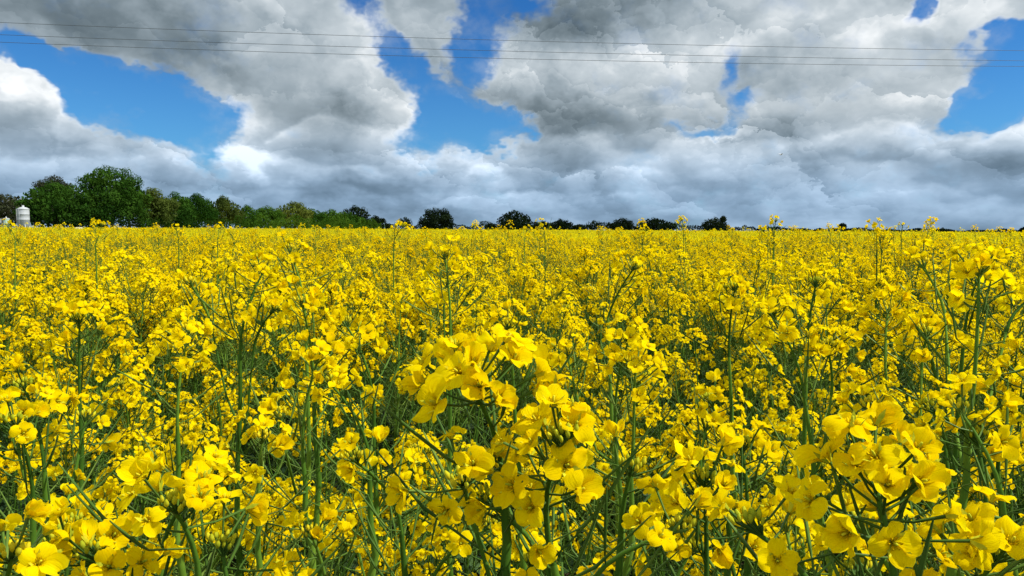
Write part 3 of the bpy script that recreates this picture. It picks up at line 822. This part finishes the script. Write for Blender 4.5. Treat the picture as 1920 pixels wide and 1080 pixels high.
c_far = T.ramp(n1, [(0.34, (0.10, 0.13, 0.01)), (0.46, (0.62, 0.47, 0.005)), (0.6, (0.85, 0.62, 0.006))])
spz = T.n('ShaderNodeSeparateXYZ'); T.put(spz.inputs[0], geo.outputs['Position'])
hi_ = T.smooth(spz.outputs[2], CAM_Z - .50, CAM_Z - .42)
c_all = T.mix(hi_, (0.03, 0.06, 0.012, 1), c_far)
bd = T.n('ShaderNodeBsdfDiffuse'); T.put(bd.inputs[0], c_all)
M['crop_canopy'] = finish(m, T, bd.outputs[0])
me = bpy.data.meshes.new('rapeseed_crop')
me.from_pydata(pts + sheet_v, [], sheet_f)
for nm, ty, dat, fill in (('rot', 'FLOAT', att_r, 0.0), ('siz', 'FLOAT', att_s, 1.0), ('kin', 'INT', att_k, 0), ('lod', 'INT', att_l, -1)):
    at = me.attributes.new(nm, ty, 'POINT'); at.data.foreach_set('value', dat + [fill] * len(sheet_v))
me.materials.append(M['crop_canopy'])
crop = bpy.data.objects.new('rapeseed_crop', me)
col.objects.link(crop)
tag(crop, 'dense yellow rapeseed crop in full bloom filling the field to the trees', 'crop', None, 'stuff')
ng = bpy.data.node_groups.new('crop', 'GeometryNodeTree')
ng.interface.new_socket('Geometry', in_out='INPUT', socket_type='NodeSocketGeometry')
ng.interface.new_socket('Geometry', in_out='OUTPUT', socket_type='NodeSocketGeometry')
gi, go = ng.nodes.new('NodeGroupInput'), ng.nodes.new('NodeGroupOutput')
join = ng.nodes.new('GeometryNodeJoinGeometry')
def attr(name, ty):
    x = ng.nodes.new('GeometryNodeInputNamedAttribute'); x.data_type = ty; x.inputs['Name'].default_value = name
    return x.outputs['Attribute']
for lod, cl in ((0, src), (1, src2)):
    cmp = ng.nodes.new('FunctionNodeCompare'); cmp.data_type = 'INT'; cmp.operation = 'EQUAL'
    ng.links.new(attr('lod', 'INT'), cmp.inputs[2]); cmp.inputs[3].default_value = lod
    ci = ng.nodes.new('GeometryNodeCollectionInfo'); ci.inputs[0].default_value = cl
    ci.inputs[1].default_value = True; ci.inputs[2].default_value = True
    iop = ng.nodes.new('GeometryNodeInstanceOnPoints')
    ng.links.new(gi.outputs[0], iop.inputs['Points']); ng.links.new(cmp.outputs[0], iop.inputs['Selection'])
    ng.links.new(ci.outputs[0], iop.inputs['Instance']); iop.inputs['Pick Instance'].default_value = True
    ng.links.new(attr('kin', 'INT'), iop.inputs['Instance Index'])
    cx = ng.nodes.new('ShaderNodeCombineXYZ'); ng.links.new(attr('rot', 'FLOAT'), cx.inputs[2])
    er = ng.nodes.new('FunctionNodeEulerToRotation'); ng.links.new(cx.outputs[0], er.inputs[0])
    ng.links.new(er.outputs[0], iop.inputs['Rotation'])
    ng.links.new(attr('siz', 'FLOAT'), iop.inputs['Scale'])
    ng.links.new(iop.outputs[0], join.inputs[0])
ng.links.new(gi.outputs[0], join.inputs[0])
ng.links.new(join.outputs[0], go.inputs[0])
crop.modifiers.new('crop', 'NODES').node_group = ng

# ------------------------------------------------------------------ ground
m, T = new_mat('ground')
geo = T.n('ShaderNodeNewGeometry')
n1 = T.noise(geo.outputs['Position'], .08, 5, .6); n2 = T.noise(geo.outputs['Position'], 3.0, 6, .65)
c1 = T.ramp(n2, [(.3, (.035, .028, .017)), (.7, (.085, .066, .042))])
c2 = T.ramp(n2, [(.3, (.030, .055, .014)), (.7, (.07, .105, .03))])
cp = T.n('ShaderNodeVectorMath', operation='LENGTH'); T.put(cp.inputs[0], geo.outputs['Position'])
cc = T.mix(T.smooth(T.math('ADD', cp.outputs[1 if len(cp.outputs) > 1 else 0], T.math('MULTIPLY', n1, 30)), 110, 150), c1, c2)
bd = T.n('ShaderNodeBsdfDiffuse'); T.put(bd.inputs[0], cc)
bp = T.n('ShaderNodeBump'); T.put(bp.inputs['Height'], n2); bp.inputs['Strength'].default_value = .6; T.put(bd.inputs['Normal'], bp.outputs[0])
M['ground'] = finish(m, T, bd.outputs[0])
g = MB(); g.poly([(-2500, -300, 0), (2500, -300, 0), (2500, 3500, 0), (-2500, 3500, 0)])
tag(g.build('ground', ['ground'], None, False), None, None, None, 'structure')

# ------------------------------------------------------------------ trees
M['leaf_green'] = leafy('tree_leaf_green', [(0.013, 0.042, 0.006), (0.030, 0.078, 0.010), (0.056, 0.118, 0.015)], .25, .5, .35, 0, (1, 1.1, .5), .3)
M['leaf_olive'] = leafy('tree_leaf_olive', [(0.035, 0.055, 0.012), (0.065, 0.095, 0.018), (0.095, 0.125, 0.025)], .25, .5, .35, 0, (1, 1.1, .5), .3)
M['leaf_dark'] = leafy('tree_leaf_dark', [(0.006, 0.012, 0.006), (0.010, 0.019, 0.008), (0.017, 0.028, 0.011)], .10, .5, .35, 0, None, .3)
M['leaf_brown'] = leafy('tree_leaf_brown', [(0.012, 0.018, 0.006), (0.024, 0.031, 0.010), (0.040, 0.046, 0.015)], .15, .5, .35, .02, None, .3)
M['bark'] = leafy('bark', [(.05, .042, .033), (.10, .088, .07)], 0, .7, 1.2, .01)
M['bark_pale'] = leafy('bark_pale', [(.22, .20, .16), (.36, .33, .28)], 0, .7, 1.2, .01)
def make_tree(name, px, top, w_px, dist, kind, label, cat='tree', group=None, sparse=1.0, bot=.10, shape=1.0, bark='bark', n_lobe=None):
    rng = random.Random(int(px * 31 + top))
    apex = P(px, top, dist); H = apex.z; Wd = w_px / FPX * dist
    root = empty(name, (apex.x, apex.y, 0), label, cat, group)
    tr = MB(); cr = MB()
    lobes = []
    zc0 = H * (bot + 1) / 2; rz0 = H * (1 - bot) / 2
    for k in range(n_lobe or rng.randint(30, 38)):
        s = rng.choice([rng.uniform(.15, .24), rng.uniform(.24, .36)]) * min(Wd * .5, rz0)
        cz = rng.uniform(-1, 1); cz = cz * abs(cz) ** .15; sn = math.sqrt(max(0, 1 - cz * cz)) ** shape; q = rng.uniform(0, 6.3)
        f = rng.uniform(.80, 1.05) if rng.random() < .75 else rng.uniform(.2, .8)
        if cz < -.2: sn = max(sn, .75)
        lobes.append((Vector((f * sn * (Wd * .5 - s) * math.cos(q), f * sn * (Wd * .5 - s) * math.sin(q), zc0 + f * cz * (rz0 - s * .8))), s, rng.uniform(.7, .95)))
    lobes.append((Vector((0, 0, H - Wd * .10)), Wd * .12, .8))
    trunk_top = H * .7; tw = max(.12, H * .022)
    bend = Vector((rng.uniform(-.05, .05) * H, 0, 0))
    def tp(t): return Vector((bend.x * math.sin(t * 2.5), bend.y, trunk_top * t))
    tr.tube([tp(k / 6) for k in range(7)], [tw * (1.25 - .9 * k / 6) for k in range(7)], 7, 0)
    for c, s, _ in lobes[:9]:
        a = tp(min(.95, max(.25, (c.z - H * .18) / trunk_top)))
        tr.tube([a, a.lerp(c, .55) + Vector((0, 0, -.03 * H)), c], [tw * .4, tw * .26, tw * .1], 5, 0)
    px_m = dist / 740.0                       # one picture pixel in metres
    ls = max(px_m * 1.5, .3)
    for c, s, fl in lobes:
        area = 4 * math.pi * s * s * fl
        n = int(min(1500, area / (ls * ls) * 2.3 * sparse))
        for k in range(n):
            d = Vector((rng.gauss(0, 1), rng.gauss(0, 1), rng.gauss(0, 1))).normalized()
            rr = s * (rng.uniform(.72, 1.06) if rng.random() < .85 else rng.uniform(.2, .8)) * (1 + .16 * math.sin(5 * d.x + 4 * d.z + c.x))
            o = c + Vector((d.x * rr, d.y * rr, d.z * rr * fl))
            if o.z < .15: continue
            nrm = (d + Vector((rng.gauss(0, .33), rng.gauss(0, .33), rng.gauss(.15, .33)))).normalized()
            a = nrm.orthogonal().normalized(); b = nrm.cross(a); q = rng.uniform(0, 6.3)
            u, v = a * math.cos(q) + b * math.sin(q), b * math.cos(q) - a * math.sin(q)
            z = ls * rng.uniform(.45, 1.05)
            cr.poly([o - u * z * .55, o - v * z * .38 + nrm * z * .1, o + u * z * .6, o + v * z * .36 + nrm * z * .12], 0)
    for k in range(int(1500 * min(1, sparse) * (1 if sparse >= 1 else .3))):
        d = Vector((rng.gauss(0, 1), rng.gauss(0, 1), rng.gauss(0, 1))).normalized() * rng.uniform(.35, .84)
        o = Vector((d.x * Wd * .5, d.y * Wd * .5, zc0 + d.z * rz0))
        if o.z < .15: continue
        m3 = Euler((rng.uniform(0, 6), rng.uniform(0, 6), rng.uniform(0, 6))).to_matrix(); z = max(ls, Wd * .05) * rng.uniform(.6, 1.2)
        cr.poly([o + m3 @ Vector(v) * z for v in ((-.55, 0, 0), (0, -.4, .1), (.6, 0, 0), (0, .38, .12))], 0)
    tr.build('trunk', [bark], root); cr.build('crown', [kind], root, False)
    return root
GC = 'trees of the green copse'
def cd(px): return 118 + 175 * (max(0, px) / 700.0) ** 1.15      # the copse runs away to the right
TREES = [
 (12, 362, 105, 150, 'leaf_brown', 'low brownish tree at the left edge behind the white silo', {}),
 (105, 328, 90, 140, 'leaf_brown', 'dark brown topped tree behind the first green tree of the copse', {}),
 (100, 338, 120, 119, 'leaf_green', 'leftmost bushy green tree of the copse, right beside the white silo', dict(bot=.02)),
 (62, 372, 40, 117, 'leaf_green', 'small green tree reaching over the top of the white silo', dict(bot=.3)),
 (203, 309, 118, 126, 'leaf_green', 'tallest tree of the copse, ragged broad green crown on a pale trunk', dict(bark='bark_pale', bot=.16)),
 (170, 372, 80, 122, 'leaf_green', 'lower dark green tree in front, between the tallest tree and the silo', dict(bot=.02)),
 (243, 335, 70, 133, 'leaf_green', 'right shoulder tree leaning on the tallest one in the copse', dict(bot=.05)),
 (283, 350, 72, 138, 'leaf_olive', 'olive green tree next right of the tallest pair', dict(bot=.03)),
 (328, 358, 62, 148, 'leaf_green', 'round green tree third right of the tallest one', dict(bot=.03)),
 (370, 361, 58, 158, 'leaf_green', 'darker green tree before the olive crowned one in the copse', dict(bot=.03)),
 (418, 367, 60, 170, 'leaf_olive', 'smooth round olive crowned tree midway along the copse', dict(bot=.05)),
 (462, 384, 48, 185, 'leaf_green', 'low green tree directly right of the olive crowned one', dict(bot=.03)),
 (503, 385, 52, 195, 'leaf_green', 'flat topped green tree in the even middle stretch of the copse', dict(bot=.03)),
 (550, 376, 62, 208, 'leaf_olive', 'tree with a soft feathery top standing above the farther copse', dict(bot=.03)),
 (585, 390, 48, 220, 'leaf_green', 'low green tree right of the feathery topped one', dict(bot=.03)),
 (622, 391, 52, 232, 'leaf_green', 'even topped green tree left of the dark rounded end', dict(bot=.03)),
 (666, 384, 56, 250, 'leaf_dark', 'dark rounded tree rising near the far end of the copse', dict(bot=-.3)),
 (650, 398, 60, 240, 'leaf_green', 'low green tree in front of the dark rounded one', dict(bot=.02)),
 (703, 403, 48, 262, 'leaf_dark', 'last low dark tree at the right end of the copse', dict(bot=-.3)),
 (760, 406, 26, 290, 'leaf_dark', 'small see-through dark tree in the gap after the copse', dict(sparse=.6, bot=.25)),
 (818, 388, 66, 290, 'leaf_dark', 'round lone dark tree left of the middle', dict(bot=-.3, shape=.8)),
 (920, 418, 24, 300, 'leaf_dark', 'little round dark tree left of the domed one', dict(bot=-.3)),
 (965, 392, 70, 300, 'leaf_dark', 'domed dark tree at the middle of the horizon', dict(bot=-.3, shape=.8)),
 (1018, 413, 44, 305, 'leaf_dark', 'low dark tree touching the right side of the domed one', dict(bot=-.3)),
 (1052, 410, 48, 305, 'leaf_dark', 'broad low dark tree, second right of the domed one', dict(bot=-.3)),
 (1085, 420, 34, 310, 'leaf_dark', 'smallest dark tree trailing the broad low one', dict(bot=-.3)),
 (1115, 412, 30, 310, 'leaf_dark', 'thin broken dark tree with sky showing through', dict(sparse=.45, bot=.2)),
 (1142, 416, 18, 312, 'leaf_dark', 'narrow wispy dark tree right of the thin broken one', dict(sparse=.4, bot=.2)),
 (1167, 407, 44, 310, 'leaf_dark', 'dark tree with a rounded top left of the flat topped one', dict(bot=-.3)),
 (1228, 407, 72, 305, 'leaf_dark', 'flat topped wide dark tree right of the middle', dict(bot=-.3, shape=.7)),
 (1342, 406, 50, 300, 'leaf_dark', 'dark leaning tree with a wisp at its top right', dict(bot=-.3)),
 (1356, 404, 12, 300, 'leaf_dark', 'wisp of dark twigs sticking out beside the leaning tree', dict(sparse=.5, bot=.6)),
 (1500, 429, 26, 330, 'leaf_dark', 'tiny dark tree on the horizon right of the bright tall flower', dict(bot=-.3)),
 (1537, 427, 26, 330, 'leaf_dark', 'tiny dark tree beside the thin far post', dict(bot=-.3)),
 (1600, 427, 42, 330, 'leaf_dark', 'wide low dark tree far off in the right third', dict(bot=-.3)),
 (1580, 417, 14, 330, 'leaf_dark', 'thin feathery tree poking above the horizon in the right third', dict(sparse=.5, bot=.4)),
 (1715, 431, 26, 340, 'leaf_dark', 'tiny dark tree on the horizon below the thin two headed plant', dict(bot=-.3)),
 (1768, 427, 24, 340, 'leaf_dark', 'last small dark tree toward the right edge', dict(bot=-.3)),
 (1918, 425, 14, 340, 'leaf_dark', 'dark tree top cut by the right edge', dict(bot=-.3)),
]
for (px, top, w, d, kind, lab, opt) in TREES:
    make_tree('broadleaf_tree', px, top, w * ((1.22 if px < 250 else 1.42) if px < 720 else 1.22), d, kind, lab, 'tree', GC if px < 720 else 'dark trees along the horizon', **opt)

def make_hedge(px0, px1, top0, top1, dist, label, mat='leaf_dark', dist1=None):
    rng = random.Random(int(px0)); a = P(px0, top0, dist); b = P(px1, top1, dist1 or dist)
    c0 = Vector(((a.x + b.x) / 2, (a.y + b.y) / 2, 0)); lv = MB(); L = (b - a).length; ls = dist / 740
    for k in range(int(L * 60)):
        t = rng.random(); p = a.lerp(b, t); h = p.z * (1 + .14 * math.sin(t * 21 + px0) + .1 * math.sin(t * 57))
        o = Vector((p.x - c0.x, p.y - c0.y + rng.uniform(-.8, .8), h * rng.uniform(.25, 1) ** .7 - ls * .4))
        m3 = Euler((rng.uniform(0, 6), rng.uniform(0, 6), rng.uniform(0, 6))).to_matrix(); z = ls * rng.uniform(.8, 1.5)
        lv.poly([o + m3 @ Vector(v) * z for v in ((-.6, 0, 0), (0, -.4, .1), (.6, 0, 0), (0, .4, .12))], 0)
    o = lv.build('hedge', [mat], None, False); o.location = c0
    tag(o, label, 'hedge', 'hedges on the horizon')
make_hedge(58, 260, 412, 412, 115, 'dark undergrowth below the tallest trees of the copse', 'leaf_dark', 124)
make_hedge(260, 480, 404, 408, 130, 'green undergrowth below the middle trees of the copse', 'leaf_green', 172)
make_hedge(480, 715, 405, 414, 178, 'green undergrowth along the tapering end of the copse', 'leaf_green', 255)
make_hedge(722, 905, 420, 421, 296, 'low dark hedge under the lone round tree')
make_hedge(900, 1300, 418, 421, 308, 'long dark hedge line linking the trees of the middle')
make_hedge(1300, 1440, 423, 425, 305, 'low dark hedge right of the leaning tree')
make_hedge(1440, 1925, 427, 431, 345, 'faint low hedge line toward the right edge')

# ------------------------------------------------------------------ silos, shed, bales, post
def paint(name, c, rough=.5, metal=0.0, dirt=.25):
    m, T = new_mat(name); tc = T.n('ShaderNodeTexCoord')
    n = T.noise(T.vmath('MULTIPLY', tc.outputs['Object'], (2.5, 2.5, .5)), 2.0, 5, .6)
    p = T.n('ShaderNodeBsdfPrincipled')
    T.put(p.inputs['Base Color'], T.mix(T.smooth(n, .5, .8, 0, dirt), (*c, 1), (c[0] * .45, c[1] * .45, c[2] * .38, 1)))
    p.inputs['Roughness'].default_value = rough; p.inputs['Metallic'].default_value = metal
    return finish(m, T, p.outputs[0])
M['white'] = paint('white_paint', (.36, .39, .41), .6, 0, .5)
M['steel'] = paint('galvanised_steel', (.30, .32, .34), .5, .4)
M['pale_green'] = paint('pale_green_paint', (.36, .50, .40))
M['shed_grey'] = paint('blue_grey_sheet', (.20, .25, .30))
M['wrap'] = paint('white_wrap', (.78, .78, .78), .35)
def lathe(prof, n=28):
    mb = MB(); rows = []
    for r, z in prof: rows.append([(r * math.cos(2 * math.pi * k / n), r * math.sin(2 * math.pi * k / n), z) for k in range(n + 1)])
    mb.grid(rows, 0); return mb
def silo(px0, px1, top, bottom, dist, label, body_m, roof_m, legs=True, cone=.5):
    a, b = P(px0, bottom, dist), P(px1, bottom, dist); t = P((px0 + px1) / 2, top, dist)
    r = abs(b.x - a.x) / 2 * .84; z0, z1 = a.z, t.z
    root = empty('silo', ((a.x + b.x) / 2, a.y, 0), label, 'silo', 'farm silos')
    if not legs: z0 = 0.0
    zc = z1 - r * cone
    lathe([(r * .3, z0 - (r * .8 if legs else 0)), (r, z0), (r, z0 + (zc - z0) * .33), (r * 1.012, z0 + (zc - z0) * .335), (r * 1.012, z0 + (zc - z0) * .35), (r, z0 + (zc - z0) * .355), (r, z0 + (zc - z0) * .66), (r * 1.012, z0 + (zc - z0) * .665), (r * 1.012, z0 + (zc - z0) * .68), (r, z0 + (zc - z0) * .685), (r, zc)]).build('body', [body_m], root)
    lathe([(r * 1.05, zc - .05), (r * 1.05, zc + .02), (r * .6, zc + (z1 - zc) * .55), (r * .2, z1 - .08), (r * .2, z1 + .12), (0.001, z1 + .16)]).build('roof', [roof_m], root)
    if legs:
        for k in range(4):
            q = math.pi / 4 + k * math.pi / 2; l = MB(); p = Vector((r * .92 * math.cos(q), r * .92 * math.sin(q), 0))
            l.tube([p, p + Vector((0, 0, z0 + .2))], .07, 6, 0, True); l.build('leg', ['steel'], root)
    ld = MB()
    for s in (-.2, .2): ld.tube([(s - r * .3, -r - .12, .3), (s - r * .3, -r - .12, zc)], .025, 5, 0, True)
    for k in range(int((zc - .3) / .3)): ld.tube([(-.2 - r * .3, -r - .12, .4 + .3 * k), (.2 - r * .3, -r - .12, .4 + .3 * k)], .018, 4, 0, True)
    ld.build('ladder', ['steel'], root)
silo(33, 56.5, 387, 422, 112, 'tall white silo standing at the left end of the copse', 'white', 'white')
silo(6, 19, 408, 426, 112, 'small pale green tank with a white domed lid left of the white silo', 'pale_green', 'white', False, .35)
silo(-12, 2, 409, 426, 112, 'white tank cut off by the left edge', 'white', 'white', False, .3)
root = empty('shed', (P(-14, 400, 160).x, P(-14, 400, 160).y, 0), 'blue grey farm shed at the left edge behind the tanks', 'shed')
h = P(0, 380, 160).z; hw = (P(5, 400, 160).x - P(-34, 400, 160).x) / 2
w = MB(); w.box((-hw, 0, 0), (hw, 9, h - 1.2), 0)
for k in range(int(hw * 2 / .3)): w.tube([(-hw + .15 + .3 * k, -.01, 0), (-hw + .15 + .3 * k, -.01, h - 1.25)], .05, 4, 0)
w.build('wall', ['shed_grey'], root, False)
rf = MB(); rf.grid([[(-hw - .4, -.5, h - 1.3), (hw + .4, -.5, h - 1.3)], [(-hw - .4, 4.5, h), (hw + .4, 4.5, h)], [(-hw - .4, 9.5, h - 1.3), (hw + .4, 9.5, h - 1.3)]], 0)
rf.build('roof', ['steel'], root, False)
def bale(px0, px1, top, dist, label):
    a, b = P(px0, top, dist), P(px1, top, dist); r = a.z / 2 if a.z < 1.7 else .75; L = max(.9, (b - a).length)
    root = empty('wrapped_bale', ((a.x + b.x) / 2, a.y, 0), label, 'bale', 'white bales behind the crop')
    z = a.z - r; m = MB(); ring = [(0.02, -L / 2), (r * .9, -L / 2), (r, -L / 2 + .08), (r, 0), (r, L / 2 - .08), (r * .9, L / 2), (.02, L / 2)]
    m.grid([[(x, q * math.cos(2 * math.pi * k / 20), z + q * math.sin(2 * math.pi * k / 20)) for k in range(21)] for q, x in ring], 0)
    m.build('wrapping', ['wrap'], root)
    if z - r > .05:
        s = MB(); s.tube([(0, 0, 0), (0, 0, z - r * .9)], [r, r], 12, 0, True); s.build('lower_bale', ['wrap'], root)
bale(143, 153, 426.0, 110, 'white wrapped bale showing over the crop below the tallest tree')
root = empty('pole', (P(1553, 430, 330).x, P(1553, 430, 330).y, 0), 'thin grey pole on the horizon in the right third', 'pole')
pl_ = MB(); pl_.tube([(0, 0, 0), (0, 0, P(1553, 415, 330).z)], [.2, .14], 8, 0, True); pl_.build('shaft', ['steel'], root)
pl_ = MB(); pl_.box((-.5, -.08, P(1553, 417, 330).z - .1), (.5, .08, P(1553, 417, 330).z + .1), 0); pl_.build('crossarm', ['steel'], root, False)

# ------------------------------------------------------------------ overhead lines and the bird
M['cable'] = paint('cable', (.05, .06, .07), .6, 0, .1)
for (ya, yb, yc, lab) in ((42, 76, 95, 'topmost overhead power line crossing the clouds'), (65, 96, 114, 'middle overhead power line crossing the clouds'), (79, 110, 124.5, 'lowest overhead power line crossing the clouds')):
    pts_ = []
    for k in range(-30, 71):
        t = k / 40.0                                # 0 at the left rim of the picture, 1 at the right
        y = ya * (1 - t) * (1 - 2 * t) + yb * 4 * t * (1 - t) + yc * t * (2 * t - 1)
        pts_.append(P(1920 * t, y, 27 + 4.5 * t))
    c0 = pts_[0].copy(); mb = MB(); mb.tube([p - c0 for p in pts_], .0075, 6, 0, True)
    o = mb.build('power_line', ['cable']); o.location = c0
    tag(o, lab, 'power line', 'overhead power lines')
c0 = P(1464, 290, 62)
M['plumage'] = leafy('plumage', [(.10, .11, .12), (.35, .36, .37), (.6, .6, .6)], 0, .7, 6.0, .01)
b = MB()
b.tube([(-.17, 0, 0), (-.13, 0, .0), (-.07, 0, .0), (0, 0, 0), (.08, 0, .005), (.12, 0, .015), (.15, 0, .02), (.175, 0, .015), (.20, 0, .01)], [.004, .02, .032, .04, .034, .022, .026, .018, .003], 10, 0, True)
for s in (-1, 1):
    rows = []
    for t, x, ch, z in ((0, .02, .11, .02), (.3, .05, .10, .07), (.6, .03, .08, .09), (.85, -.03, .05, .08), (1, -.09, .012, .06)):
        rows.append([(x + ch / 2, s * (.02 + .30 * t), z), (x + ch * .2, s * (.02 + .30 * t), z + .012), (x - ch / 2, s * (.02 + .30 * t), z)])
    b.grid(rows, 0)
b.grid([[(-.14, -.02, 0), (-.14, .02, 0)], [(-.24, -.045, 0), (-.24, .045, 0)]], 0)
o = b.build('bird', ['plumage']); o.location = c0; o.rotation_euler = (0, R(-5), R(25))
tag(o, 'small grey bird gliding below the dark cloud at the right', 'bird')
